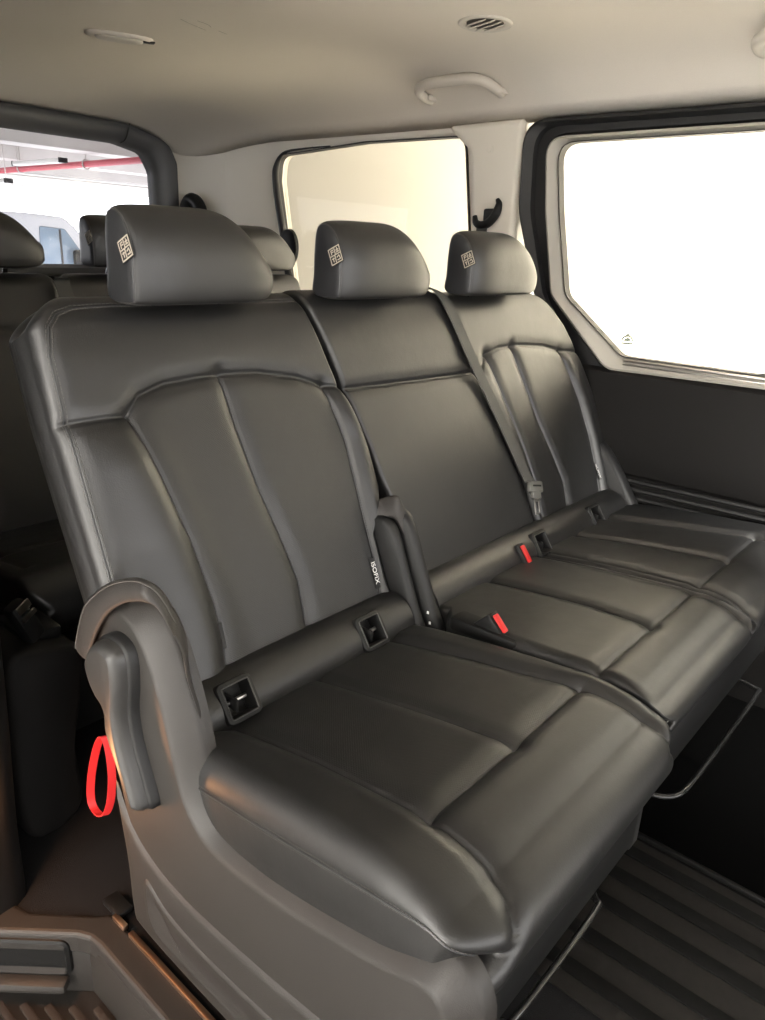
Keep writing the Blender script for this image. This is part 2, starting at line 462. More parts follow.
def isofix(parent, x):
    # rounded frame set into the roll, with a dark cup and a steel hook bar inside
    a0 = .98; c = Vector(roll_pt(x, a0)); ez = Vector((0, -math.sin(a0), math.cos(a0))); ex = Vector((1, 0, 0)); ey = ez.cross(ex)
    at = lambda P, z: np.array([c+ex*p[0]+ey*p[1]+ez*z for p in P])
    O = same(round_poly([(-.031, -.031), (.031, -.031), (.031, .031), (-.031, .031)], .012, 8), 80)
    V, F = loft([at(O, -.020), at(O, -.001), at(inset(O, .0015), .0015), at(inset(O, .007), .0025), at(inset(O, .0085), .0), at(inset(O, .010), -.024)], False, True)
    fr = mesh('isofix_anchor', V, F, PLA_B, parent); flatten_flat(fix_normals(fr), 40)
    m = MB(); m.tube([c+ex*-.02-ez*.014, c+ex*.02-ez*.014], .0032, 8); m.build('anchor_bar', STEEL, fr)
    m = MB(); m.tube(at(inset(O, .0075), .0028), .0011, 6, True); m.build('rim', PLA_G, fr)
    m = MB(); m.box(tuple(c-ez*.010-ex*.008), (.004, .03, .02), .001); m.build('guide_rib', PLA_D, fr)
    return fr
def buckle(parent, loc, al, name='buckle'):   # flat black housing standing front to back, red button on its end
    M = Matrix.Rotation(rad(al), 3, 'X')
    put = lambda m: setattr(m, 'V', [tuple(Vector(loc)+M @ Vector(v)) for v in m.V]) or m
    m = MB(); m.box((0, 0, -.028), (.026, .050, .060), .005); b = put(m).build(name, PLA_B, parent)
    r = MB(); r.box((0, -.002, .002), (.013, .040, .008), .002); rb = put(r).build('release_button', RED, b); rb['label'] = 'red release button'
    return b
def lettering(parent, text, size, M, mat, name='lettering'):
    cu = bpy.data.curves.new(name, 'FONT'); cu.body = text; cu.size = size; cu.align_x = 'CENTER'; cu.align_y = 'CENTER'
    cu.extrude = .0002; cu.materials.append(mat)
    tmp = bpy.data.objects.new(name, cu); COL.objects.link(tmp)
    bpy.context.view_layer.update()
    me = bpy.data.meshes.new_from_object(tmp.evaluated_get(bpy.context.evaluated_depsgraph_get()))
    bpy.data.objects.remove(tmp); bpy.data.curves.remove(cu)
    me.transform(Matrix.Translation(-wloc(parent)) @ M)
    o = bpy.data.objects.new(name, me); COL.objects.link(o); o.parent = parent
    if not me.materials: me.materials.append(mat)
    return o
def basis(o, ex, ey):
    ex = Vector(ex).normalized(); ez = ex.cross(Vector(ey)).normalized(); ey = ez.cross(ex)
    M = Matrix((ex, ey, ez)).transposed().to_4x4(); M.translation = Vector(o); return M
def isofix_label(parent, body, x, q0, q1, text, visible=True):
    qc = (q0+q1)/2
    a = Vector(body.pos(np.array(x), np.array(q0), .0015)); b = Vector(body.pos(np.array(x), np.array(q1), .0015))
    d = (b-a); ex = -d if False else d
    out = Vector((0, -cB, sB))
    side = out.cross(d.normalized())
    m = MB(); c = (a+b)/2
    M = basis(c, d, side)
    m.box((0, 0, 0), (d.length, .0105, .0012), .0003); m.V = [tuple(M @ Vector(v)) for v in m.V]
    t = m.build('fabric_label', TAGB, parent, smooth=False)
    Mt = basis(c+M.to_3x3().col[2]*.0011, M.to_3x3().col[0], M.to_3x3().col[1])
    if text: lettering(t, text, .0140, Mt, TXT)
    return t

# ================================================================== SINGLE SEAT (nearest)
seat1 = thing('captain_seat', 'nearest black leather seat with grey side shield, recline lever and red pull loop', 'car seat', (.71, .5, 0))
b1_ins = dict(L=[(.547, .467), (.568, .376), (.587, .275), (.596, .18), (.595, .118), (.582, .05)], M=[(.719, .507), (.726, .419), (.738, .318), (.757, .23), (.768, .158), (.757, .05)], R=[(.932, .468), (.947, .367), (.945, .237), (.944, .114), (.933, .05)])
cross1 = [(.44, .468), (.547, .467), (.571, .493), (.616, .506), (.72, .511), (.795, .506), (.878, .490), (.932, .47), (.985, .459)]
def fx(poly): p = np.array(poly); o = np.argsort(p[:, 1]); return lambda q: np.interp(q, p[o, 1], p[o, 0])
def back_puff(l, r, a=.011, w=.05, top=.47):
    fl, fr = fx(l), fx(r)
    def f(X, q):
        m = 1-sstep(top-.08, top+.03, q)
        return m*a*(np.exp(-((X-fl(q)+.035)/w)**2)+np.exp(-((X-fr(q)-.025)/(w*.6))**2)) + .004*np.exp(-((q-.56)/.05)**2)
    return f
edge1 = [(.4565, .02), (.4565, .25), (.456, .45), (.458, .56), (.468, .597), (.486, .617), (.512, .627), (.56, .630), (.92, .629)]
back1 = Padded(back_frame, 0, .595, .055, .056, ([0, .3, .47, .65], [.452, .448, .445, .448]), ([0, .19, .27, .34, .46, .61, .65], [.955, .957, .999, .996, .971, .931, .926]), .055, .032,
               [(edge1, .45), cross1, b1_ins['L'], b1_ins['M'], b1_ins['R']], back_puff(b1_ins['L'], b1_ins['R'], .017),
               insert=lambda X, q: (X > fx(b1_ins['L'])(q)) & (X < fx(b1_ins['R'])(q)) & (q < .47+.03*np.sin(np.clip((X-.55)/.38, 0, 1)*pi)), rcr=.0, rsr=.010, bulge=.005)
back1.build('backrest', seat1, [LEA, PERF], back=.55)
sm = MB()
for d in (-.0042, .0042): back1.stitches(sm, edge1, d)
sm.build('stitching', THREAD, seat1)
cd = MB(); back1.seam_cord(cd, edge1, .0012, .0002, 140)
for k in 'LMR': back1.seam_cord(cd, b1_ins[k], .0012, .0005)
back1.seam_cord(cd, cross1[1:-1], .0009, -.0005)
cd.build('seam_piping', LEA_SIDE, seat1)
isofix_label(seat1, back1, .935, .150, .092, 'ISOFIX')
isofix_label(seat1, back1, .592, .145, .105, '')
roll(seat1, .497, .955, (.566, .85))
for x in (.566, .85): isofix(seat1, x)
headrest(seat1, .571, .822)

cL = cy([(.515, .75), (.546, .71), (.556, .55), (.559, .385), (.556, .3)])+[(.545, .52), (.53, .56)]
cR = cy([(.89, .74), (.901, .623), (.914, .479), (.928, .386), (.938, .3)])+[(.945, .52), (.95, .56)]
cC = cy([(.559, .385), (.65, .383), (.741, .384), (.85, .386), (.928, .387)])
cM = cy([(.715, .75), (.724, .6), (.735, .48), (.741, .384)])
fcL, fcR = fx(cL), fx(cR)
def cush_puff(fl, fr, a=.012, crown=.012):
    def f(X, q):
        m = sstep(.0, .12, q)*(1-sstep(.40, .5, q)*.6)
        return a*m*(sstep(.0, .03, fl(q)-X)+sstep(.0, .02, X-fr(q)))+crown*np.clip(1-((q-.13)/.27)**2, -1.0, 1)+.004*np.exp(-((q-.43)/.05)**2)-.9*np.clip(q-.37, 0, .14)**2
    return f
cush1 = Padded(cush_frame, -.03, .440, .094, .078, ([-.1, .2, .4, .56], [.464, .456, .456, .462]), .980, .05, .034, [cL, cR, cC, cM], cush_puff(fcL, fcR, .006),
               insert=lambda X, q: (X > fcL(q)) & (X < fcR(q)) & (q < .3796+.03), rcr=.03, bulge=.002)
# path length starts at L0 = -.03
def shift(seams, d): return [[(x, q+d) for x, q in s_] for s_ in seams]
cush1.seams = shift([cL, cR, cC, cM], .03)
_l, _r = fx(cush1.seams[0]), fx(cush1.seams[1])
cush1.puff = cush_puff(_l, _r, .006); cush1.insert = lambda X, q: (X > _l(q)) & (X < _r(q)) & (q < .4096)
cush1.build('cushion', seat1, [LEA, PERF], back=.42)
def side_line(body, q, depth, sd=-1, out=.0006):
    t, off, ph = body.path(q); xl, xr = body.edges(t)
    rs = body.rs; ang = math.acos(max(-1, min(1, 1-depth/rs))) if depth < rs else pi/2
    dx = rs*(1-math.sin(ang)); ex = body.bulge*math.sin(pi/2*max(0, (depth-rs)/(body.R-rs)))
    X = (xl+dx-ex-out) if sd < 0 else (xr-dx+ex+out)
    fade = np.clip(1-depth/(rs*1.2), 0, 1)
    return body.pos(X, q, 0, depth, fade)
sm = MB()
for d in (.030, .036):
    P = resample(side_line(cush1, np.linspace(.04, .565, 120), d), 100, False)
    for i in range(0, 99): sm.tube([P[i]+(P[i+1]-P[i])*.15, P[i]+(P[i+1]-P[i])*.8], .0006, 5)
sm.build('stitching', THREAD, seat1)
pm = MB(); pm.tube(side_line(cush1, np.linspace(.03, .57, 120), .033, -1, .0004), .0014, 6)
pm.build('seam_piping', LEA_SIDE, seat1)
cd = MB()
cush1.seam_cord(cd, cush1.seams[0], .001, .0002); cush1.seam_cord(cd, cush1.seams[2], .001, 0); cush1.seam_cord(cd, cush1.seams[3], .001, 0)
cd.build('seam_piping', LEA_SIDE, seat1)

# side shield: a big moulded plate from the floor up to the hinge tower
SH = [(.93, .525), (.909, .415), (.883, .323), (.858, .208), (.856, .10), (.83, .062), (.60, .055), (.27, .05), (.244, .075), (.238, .22), (.236, .36), (.245, .412), (.272, .440), (.31, .440), (.37, .42), (.49, .392), (.60, .380), (.648, .390), (.672, .425), (.69, .49), (.710, .55), (.738, .608), (.775, .642), (.83, .652), (.89, .62), (.922, .57)]
sh = resample(catmull(SH, 8, True), 260)
V, F = yzplate(sh, [(0, .490), (0, .474), (.003, .468), (.026, .4455), (.030, .4425), (.036, .4415)])
shield = fix_normals(mesh('side_shield', V, F, PLA, seat1)); flatten_flat(shield, 60)
# raised lower skirt with a pocket recess
SK = [(.868, .33), (.84, .285), (.79, .245), (.70, .225), (.55, .23), (.40, .245), (.262, .262), (.262, .075), (.60, .07), (.82, .078), (.845, .11), (.85, .2)]
V, F = yzplate(resample(catmull(SK, 8, True), 160), [(0, .443), (.006, .438), (.014, .4365)])
flatten_flat(fix_normals(mesh('skirt', V, F, PLA, shield)), 60)
PK = np.array([(.795, .20), (.74, .175), (.64, .165), (.45, .175), (.30, .185), (.30, .105), (.50, .098), (.70, .095), (.78, .102), (.80, .14)])
pk = resample(catmull(PK, 8, True), 120)
V, F = loft([at_x(pk, .4375), at_x(inset(pk, .004), .4335), at_x(inset(pk, .012), .4345), at_x(inset(pk, .017), .4362)], False, True)
flatten_flat(fix_normals(mesh('pocket', V, F, PLA, shield)), 60)

# recline lever: round head and long flat grip
LV = [(.862, .551), (.842, .580), (.816, .593), (.788, .588), (.780, .566), (.782, .530), (.788, .490), (.780, .440), (.754, .370), (.756, .358), (.772, .358), (.798, .405), (.822, .457), (.823, .490), (.840, .502), (.856, .522)]
lv = resample(catmull(LV, 8, True), 120)
V, F = yzplate(lv, [(0, .442), (0, .418), (.003, .412), (.009, .4065), (.012, .406)])
flatten_flat(fix_normals(mesh('recline_lever', V, F, PLA_G, seat1)), 50)
V, F = yzplate(inset(lv, -.005), [(0, .447), (0, .430), (.004, .426)])
flatten_flat(fix_normals(mesh('lever_base', V, F, PLA_D, seat1)), 50)

def band(P, W0, W1, name, mat, parent, lip=.006):   # soft leather arch: two edge curves joined by a rounded strip
    A = catmull(W0, 10); B = catmull(W1, 10); n = min(len(A), len(B)); rings = []
    for i in range(n):
        a, b = A[i], B[i]; nrm = np.array(P); ring = []
        for k in range(9):
            t = k/8; ring.append(a+(b-a)*t+nrm*lip*math.sin(pi*t))
        for k in range(9):
            t = 1-k/8; ring.append(a+(b-a)*t-nrm*.006)
        rings.append(np.array(ring))
    V, F = loft(rings); return fix_normals(mesh(name, V, F, mat, parent))
# guard: outer edge sits against the backrest, inner edge runs round the tower
g_out = [(.462, .994, .495), (.462, .989, .512), (.462, .955, .577), (.462, .909, .619), (.464, .868, .646), (.466, .82, .667), (.472, .796, .668), (.476, .773, .661), (.488, .775, .629), (.494, .764, .597), (.502, .770, .550), (.505, .756, .509), (.508, .746, .480)]
g_in = [(.450, .932, .50), (.450, .916, .534), (.450, .893, .57), (.450, .861, .606), (.450, .822, .634), (.456, .80, .643), (.462, .785, .645), (.468, .767, .640), (.474, .757, .610), (.478, .742, .582), (.482, .738, .540), (.485, .726, .505), (.488, .718, .475)]
g_out = [(x, y-(.012 if k > 7 else 0), z) for k, (x, y, z) in enumerate(g_out)]; g_in = [(x, y-(.012 if k > 7 else 0), z) for k, (x, y, z) in enumerate(g_in)]
def nearer(P, X): return [tuple(np.array((0, 0, 1.09))+(np.array(p)-np.array((0, 0, 1.09)))*(X/p[0])) for p in P]
g_out = nearer(g_out[:6], .440)+[tuple((np.array(nearer([p], .440+.011*k)[0]))) for k, p in enumerate(g_out[6:])]
g_in = nearer(g_in[:6], .432)+[tuple((np.array(nearer([p], .432+.008*k)[0]))) for k, p in enumerate(g_in[6:])]
guard = band((-.9, -.4, .35), g_out, g_in, 'hinge_guard', SUEDE, seat1, .005)
sm = MB(); P = catmull([tuple(np.array(a)*.86+np.array(b)*.14+np.array((-.003, -.0015, .0015))) for a, b in zip(g_out, g_in)], 10); sm.tube(P, .0009, 5); sm.build('stitching', THREAD, guard)
# inner hinge tower: two arms and the guard above them
def arm(outline, x0, x1, name, mat, seat):
    o = resample(catmull(outline, 8, True), 110)
    V, F = yzplate(o, [(.003, x1), (0, x1-.004), (0, x0+.006), (.006, x0)])
    return flatten_flat(fix_normals(mesh(name, V, F, mat, seat)), 50)
AR = [(.87, .60), (.845, .632), (.805, .642), (.775, .622), (.748, .56), (.718, .488), (.69, .43), (.72, .405), (.78, .42), (.83, .50)]
arm([(y+.01, z-.012) for y, z in AR], .958, .979, 'hinge_cover', PLA_D, seat1)
h_out = [(.968, .872, .605), (.968, .856, .628), (.970, .847, .646), (.982, .834, .657), (.988, .803, .669), (1.0, .793, .645), (1.006, .772, .618), (1.015, .761, .558), (1.018, .741, .51), (1.02, .731, .476)]
h_in = [(.958, .850, .590), (.958, .841, .611), (.960, .830, .621), (.970, .821, .626), (.978, .797, .629), (.986, .785, .606), (.992, .773, .581), (1.003, .760, .530), (1.006, .738, .477), (1.008, .726, .452)]
band((-.4, -.8, .45), h_out, h_in, 'hinge_guard', SUEDE, seat1, .004)

# red pull loop behind the shield
lp = catmull([(.450, .908, .382), (.449, .930, .352), (.449, .956, .290), (.449, .968, .245), (.449, .966, .220), (.449, .946, .214), (.450, .926, .226), (.451, .908, .262), (.452, .898, .315), (.452, .900, .362)], 8, True)
m = MB(); m.ribbon(lp, (.011, -.005, 0), .0016, True); o = m.build('pull_strap', REDW, seat1); o['label'] = 'red webbing loop'
# seat pan, riser and front bar
m = MB(); m.box((.72, .5, .30), (.46, .46, .10), .02); m.box((.72, .55, .16), (.42, .34, .24), .02); m.build('seat_base', PLA_B, seat1)
m = MB(); m.tube(catmull([(.59, .42, .22), (.59, .31, .215), (.605, .285, .21), (.63, .276, .21), (.83, .276, .205), (.858, .284, .205), (.868, .31, .205), (.868, .42, .21)], 8), .005, 10)
m.build('adjust_bar', CHROME, seat1)
m = MB()
for y in (.30, .62): m.box((.70, y, .03), (.06, .06, .05), .008)
m.box((.70, .55, .03), (.05, .55, .03), .006); m.build('slide_rail', PLA_B, seat1)

# ================================================================== DOUBLE BENCH (middle and far places)
seat2 = thing('bench_seat', 'double black leather seat beside the dark door panel, with two headrests', 'car seat', (1.44, .5, 0))
cross2 = [(.95, .459), (1.10, .455), (1.25, .452), (1.41, .45)]
back2 = Padded(back_frame, 0, .600, .055, .056, ([0, .20, .28, .34, .46, .61, .65], [1.034, 1.034, 1.014, 1.006, .981, .941, .936]), ([0, .16, .31, .45, .536, .614, .66], [1.50, 1.485, 1.44, 1.395, 1.365, 1.332, 1.32]), 0, .009,
               [cross2], lambda X, q: .006*np.exp(-((q-.54)/.06)**2)+.004*np.exp(-((q-.3)/.12)**2))
back2.build('backrest', seat2, [LEA], back=.5)
oL = [(1.459, .487), (1.487, .375), (1.521, .25), (1.534, .174), (1.53, .05)]; oM = [(1.574, .497), (1.618, .309), (1.651, .215), (1.671, .146), (1.66, .05)]; oR = [(1.80, .470), (1.841, .333), (1.852, .235), (1.849, .139), (1.835, .05)]
arch = [(1.425, .455), (1.442, .469), (1.457, .486), (1.517, .498), (1.606, .499), (1.723, .489), (1.80, .472), (1.90, .460)]
back3 = Padded(back_frame, 0, .590, .055, .056, ([0, .16, .31, .45, .536, .614, .66], [1.507, 1.492, 1.447, 1.402, 1.372, 1.339, 1.327]), ([0, .1, .235, .349, .464, .535, .59, .65], [1.912, 1.928, 1.938, 1.930, 1.896, 1.85, 1.795, 1.74]), 0, .016,
               [arch, oL, oM, oR], back_puff(oL, oR, .008), rcr=.06)
back3.build('backrest', seat2, [LEA], back=.5)
cd = MB()
for k in (oL, oM, oR): back3.seam_cord(cd, k, .0011, .0002)
back3.seam_cord(cd, arch[1:-1], .0009, -.0005); cd.build('seam_piping', LEA_SIDE, seat2)
isofix_label(seat2, back3, 1.851, .158, .112, 'ISOFIX')
roll(seat2, 1.03, 1.86, (1.425, 1.70))
for x in (1.425, 1.70): isofix(seat2, x)
headrest(seat2, .972, 1.232); headrest(seat2, 1.372, 1.652)

def bench_cushion(name, x0, x1, L, R_, M, C):
    seams = shift([L, R_, M, C], .03)
    l, r = fx(seams[0]), fx(seams[1])
    b = Padded(bench_frame, -.03, .428, .086, .058, x0, x1, 0, .02, seams, cush_puff(l, r, .004), rcl=.02, rcr=.02, bulge=.0)
    b.build(name, seat2, [LEA], back=.42); return b
cush2 = bench_cushion('cushion', ([-.1, .065, .09], [1.020, 1.020, .987]), 1.412, [(.94, -.1), (.94, .56)], cy([(1.394, .75), (1.394, .386), (1.394, .3)])+[(1.393, .56)], cy([(1.199, .75), (1.207, .5), (1.196, .387)]), [(.97, t3), (1.394, t3)])
cush3 = bench_cushion('cushion', 1.414, 1.915, cy([(1.432, .75), (1.434, .386), (1.434, .3)])+[(1.434, .56)], cy([(1.745, .75), (1.78, .5), (1.812, .387), (1.82, .3)])+[(1.825, .56)], cy([(1.57, .75), (1.60, .5), (1.611, .384)]), [(1.434, t3), (1.812, t3)])
for b, x0, x1 in ((cush2, .995, 1.40), (cush3, 1.425, 1.90)):
    sm = MB(); xs = np.linspace(x0, x1, int((x1-x0)/.006)); q = b.qa+.104
    P = b.pos(xs, np.full(len(xs), q), .001)
    for i in range(len(xs)-1): sm.tube([P[i]+(P[i+1]-P[i])*.15, P[i]+(P[i+1]-P[i])*.85], .0007, 5)
    sm.build('stitching', THREAD, seat2)
pm = MB()
for b, x0, x1 in ((cush2, .985, 1.408), (cush3, 1.418, 1.905)):
    xs = np.linspace(x0, x1, 40); pm.tube(b.pos(xs, np.full(40, b.qa+.107), .0006), .0015, 6)
pm.build('seam_piping', plain('piping_cord', (.10, .095, .088), .5), seat2)
buckle(seat2, tuple(roll_pt(1.338, 1.0, RR+.006)), 52)
m = MB(); m.box((1.010, .60, .462), (.044, .14, .03), .008); m.build('buckle_pocket', PLA_B, seat2)
buckle(seat2, (1.008, .578, .487), 45)
arm(AR, .988, 1.012, 'hinge_cover', PLA_D, seat1)
for y, z in ((.716, .466), (.710, .447)): ma = MB(); ma.box((.987, y, z), (.0012, .004, .005), 0); ma.build('marking', TXT, seat1, smooth=False)
o = resample(catmull([(.90, .50), (.88, .58), (.84, .615), (.79, .57), (.74, .50), (.70, .43), (.74, .38), (.86, .38)], 8, True), 100)
V, F = yzplate(o, [(.003, 1.925), (0, 1.920), (0, 1.885), (.008, 1.878)]); flatten_flat(fix_normals(mesh('hinge_cover', V, F, PLA_D, seat2)), 50)
m = MB(); m.box((1.44, .52, .29), (.86, .44, .10), .02); m.box((1.5, .56, .16), (.6, .30, .22), .02); m.build('seat_base', PLA_B, seat2)
m = MB(); m.box((1.215, .385, .16), (.045, .07, .30), .008); m.build('leg', PLA_G, seat2)
m = MB(); m.tube(catmull([(1.13, .42, .22), (1.13, .33, .21), (1.15, .292, .205), (1.19, .275, .205), (1.30, .272, .205), (1.60, .272, .205), (1.64, .29, .205), (1.65, .42, .21)], 8), .005, 10)
m.build('adjust_bar', CHROME, seat2)

# ------------------------------------------------------------------ seat belt hanging over the backrest
belt = thing('seat_belt', 'black seat belt hanging between the two far backrests with its loose tongue', 'seat belt', (1.4, .9, .9))
qq = np.linspace(.175, .76, 60); xx = np.interp(qq, [.161, .283, .393, .448, .532, .61, .70], [1.494, 1.452, 1.413, 1.390, 1.362, 1.335, 1.325])
P = back_frame(xx, *[v for v in back3.path(qq)[:2]])
nrm = np.stack([0*qq, -cB*np.ones_like(qq), sB*np.ones_like(qq)], -1)
tq, oq, pq = back3.path(qq); nv = back_frame(xx, tq+np.sin(pq)*.012, oq+np.cos(pq)*.012)
m = MB(); m.ribbon(nv, (.044, 0, -.010), .0016); m.build('webbing', WEB, belt)
e = np.array([0, sB, cB]); nn = np.array([0, -cB, sB]); bx = np.array([1, 0, 0.])
Rt = basis((0, 0, 0), bx-.22*e, e+.22*bx)
def local(mb, o): mb.V = [tuple(Vector(o)+Rt.to_3x3() @ Vector(v)) for v in mb.V]; return mb
o0 = back_frame(np.array(1.498), np.array(.158), np.array(.018))
m = MB(); m.box((0, .004, 0), (.056, .026, .010), .003); m.box((0, -.014, 0), (.034, .02, .009), .003); local(m, o0).build('tongue', plain('tongue_plastic', (.11, .11, .10), .45), belt)
m = MB(); m.box((-.0085, -.04, 0), (.005, .04, .002), .0005); m.box((.0085, -.04, 0), (.005, .04, .002), .0005); m.box((0, -.059, 0), (.022, .006, .002), .0005); m.box((0, -.026, 0), (.022, .01, .002), .0005)
local(m, o0).build('tongue_plate', STEEL, belt)
m = MB(); m.box((0, .006, .006), (.034, .004, .001), 0); local(m, o0).build('slot', PLA_B, belt, smooth=False)

# ================================================================== THIRD ROW BENCH
seat3 = thing('rear_bench_seat', 'black leather third-row bench in the shade behind the nearest seat, under the rear window', 'car seat', (1.15, 1.7, 0))
s3, c3 = math.sin(rad(20)), math.cos(rad(20))
def back3_frame(X, t, off):
    X, t, off = np.broadcast_arrays(X, t, off)
    return np.stack([X, 1.73+t*s3-off*c3, .42+t*c3+off*s3], -1)
def cush3_frame(X, t, off):
    X, t, off = np.broadcast_arrays(X, t, off)
    return np.stack([X, 1.76-t*c9+off*s9, .40+t*s9+off*c9], -1)
for x0, x1 in ((.53, .955), (.965, 1.34), (1.35, 1.80)):
    w = x1-x0
    arc3 = [(x0-.01, .45), (x0+.2*w, .46), (x0+.5*w, .48), (x0+.8*w, .46), (x1+.01, .45)]
    b = Padded(back3_frame, 0, .572, .05, .05, x0, x1, .03, .018, [arc3, [(x0+.25*w, .46), (x0+.3*w, .05)], [(x0+.75*w, .46), (x0+.7*w, .05)]])
    b.build('backrest', seat3, [LEA], back=.45, dn=.005)
    c = Padded(cush3_frame, -.12, .38, .07, .07, x0, x1, .03, .02, [[(x0+.1*w, .3), (x1-.1*w, .3)], [(x0+.12*w, 0), (x0+.12*w, .45)], [(x1-.12*w, 0), (x1-.12*w, .45)]])
    c.build('cushion', seat3, [LEA], back=.35, dn=.005)
headrest(seat3, .655, .928, .985, .004); headrest(seat3, 1.055, 1.33, .985, .008); headrest(seat3, 1.50, 1.775, .985, .004)
m = MB(); m.box((1.17, 1.55, .2), (1.2, .35, .3), .03); m.build('seat_base', PLA_B, seat3)
m = MB(); m.ribbon(catmull([(.945, 1.885, .985), (.95, 1.90, .97), (.955, 1.87, .90), (.96, 1.84, .82), (.965, 1.80, .7)], 6), (.04, 0, 0), .002); m.build('webbing', WEB, seat3)

# near wheel-arch box beside the third row, with a buckle lying on it
wb = MB()
o = resample(catmull([(.43, .02), (.43, .30), (.44, .385), (.48, .395), (.562, .37), (.572, .34), (.56, .26), (.54, .16), (.535, .02)], 8, True), 90)
rings = [np.c_[inset(o, d)[:, 0], np.full(len(o), y), inset(o, d)[:, 1]] for d, y in ((.012, 1.195), (.004, 1.2), (0, 1.208), (0, 1.62))]
wb.add(*loft(rings)); o_ = struct('trim_1', wb.V, wb.F, PANEL, None, True); flatten_flat(fix_normals(o_), 45)
m = MB(); m.box((.52, 1.30, .388), (.075, .12, .03), .01); m.build('recess', PLA_B, o_)
sb = thing('stowed_buckle', 'black belt buckle with steel plate standing behind the nearest seat', 'buckle', (.52, 1.24, .40))
Mb = Matrix.Rotation(rad(-22), 3, 'Y') @ Matrix.Rotation(rad(20), 3, 'Z')
m = MB(); m.box((0, 0, .045), (.038, .03, .085), .009); m.V = [tuple(Mb @ Vector(v)+Vector((.505, 1.235, .395))) for v in m.V]; m.build('housing', PLA_B, sb)
m = MB(); m.box((.004, -.016, .078), (.03, .004, .016), .002); m.box((.004, -.016, .058), (.032, .006, .010), .002); m.V = [tuple(Mb @ Vector(v)+Vector((.505, 1.235, .395))) for v in m.V]; m.build('latch_plate', STEEL, sb)

# ================================================================== VAN SHELL
# headliner
xs = np.linspace(.22, 1.952, 50); ys = np.linspace(-1.4, 2.80, 80)
def ceil_z(x, y):
    u = np.abs((x-1.165)/.785); return 1.562-.134*np.clip(u, 0, 1.03)**7-.074*np.clip((y-2.2)/.58, 0, 1)**2
X, Y = np.meshgrid(xs, ys, indexing='ij'); Zc = ceil_z(X, Y)
P = np.stack([X, Y, Zc], -1); idx = np.arange(X.size).reshape(X.shape)
F = np.stack([idx[:-1, :-1], idx[:-1, 1:], idx[1:, 1:], idx[1:, :-1]], -1).reshape(-1, 4)
top = P.reshape(-1, 3)+np.array([0, 0, .05])
n = X.size
Vc = np.vstack([P.reshape(-1, 3), top]); Fc = np.vstack([F, F[:, ::-1]+n])
rim = [idx[i, 0] for i in range(len(xs))]+[idx[-1, j] for j in range(1, len(ys))]+[idx[i, -1] for i in range(len(xs)-2, -1, -1)]+[idx[0, j] for j in range(len(ys)-2, 0, -1)]
Fr = [[rim[i], rim[(i+1) % len(rim)], rim[(i+1) % len(rim)]+n, rim[i]+n] for i in range(len(rim))]
struct('ceiling', Vc, [list(f) for f in Fc]+Fr, HEAD, None, True)

def wall_with_hole(name, outer, hole, X, thick, mat, parent=None):   # plate with one window opening, both outlines as (Y, z)
    n = 160
    def by_angle(P, c):
        th = np.linspace(-pi, pi, n, endpoint=False); Q = np.vstack([P, P[:1]]); out = []
        for a in th:
            d = np.array([math.cos(a), math.sin(a)]); best = 0
            for p, q in zip(Q[:-1], Q[1:]):
                e = q-p; den = d[0]*e[1]-d[1]*e[0]
                if abs(den) < 1e-12: continue
                w = p-c; t = (w[0]*e[1]-w[1]*e[0])/den; s_ = (w[0]*d[1]-w[1]*d[0])/den
                if t > 0 and -1e-9 <= s_ <= 1+1e-9: best = max(best, t)
            out.append(c+d*best)
        return np.array(out)
    c = hole.mean(0); A = by_angle(np.asarray(outer, float), c); B = by_angle(hole, c)
    r = [at_x(A, X+thick), at_x(A, X), at_x(B+(A-B)/np.linalg.norm(A-B, axis=1)[:, None]*.012, X), at_x(B, X+.008), at_x(B, X+thick)]
    V, F = loft(r, False, False); F += [[4*n+k, 4*n+(k+1) % n, (k+1) % n, k] for k in range(n)]
    return flatten_flat(fix_normals(struct(name, V, F, mat, parent, True)), 40)
# far side rear quarter: cream trim round the quarter window, dark trim below
QW = round_poly([(1.322, .88), (2.14, .88), (2.225, 1.30), (2.215, 1.385), (1.80, 1.408), (1.398, 1.406), (1.368, 1.2)], [.05, .05, .05, .05, .2, .05, .3])
QW = same(QW)
wr = wall_with_hole('wall_right', [(1.195, .80), (2.78, .80), (2.78, 1.45), (1.195, 1.45)], QW, 1.95, .05, TRIM)
m = MB(); m.box((1.975, 1.99, .42), (.06, 1.58, .80), .01); struct('baseboard_right', m.V, m.F, PANEL)
q2 = inset(QW, .004)
V, F = loft([at_x(QW, 1.953), at_x(inset(QW, -.001), 1.948), at_x(inset(QW, .003), 1.948), at_x(inset(QW, .004), 1.975)], False, False)
flatten_flat(fix_normals(mesh('window_gasket', V, F, RUB, wr)), 50)
w1 = struct('window_1', *loft([at_x(QW, 1.985), at_x(QW, 1.989)]), GL_DOOR)
# thick black rear edge of the quarter window
P = catmull([(1.948, 1.95, 1.402), (1.948, 2.08, 1.400), (1.948, 2.18, 1.390), (1.948, 2.222, 1.345), (1.948, 2.222, 1.28), (1.948, 2.20, 1.18), (1.948, 2.18, 1.10), (1.948, 2.15, .95)], 8)
m = MB(); m.tube(P, np.interp(np.linspace(0, 1, len(P)), [0, .25, .45, 1], [.002, .004, .012, .014]), 10)
m.build('window_edge', RUB, wr)
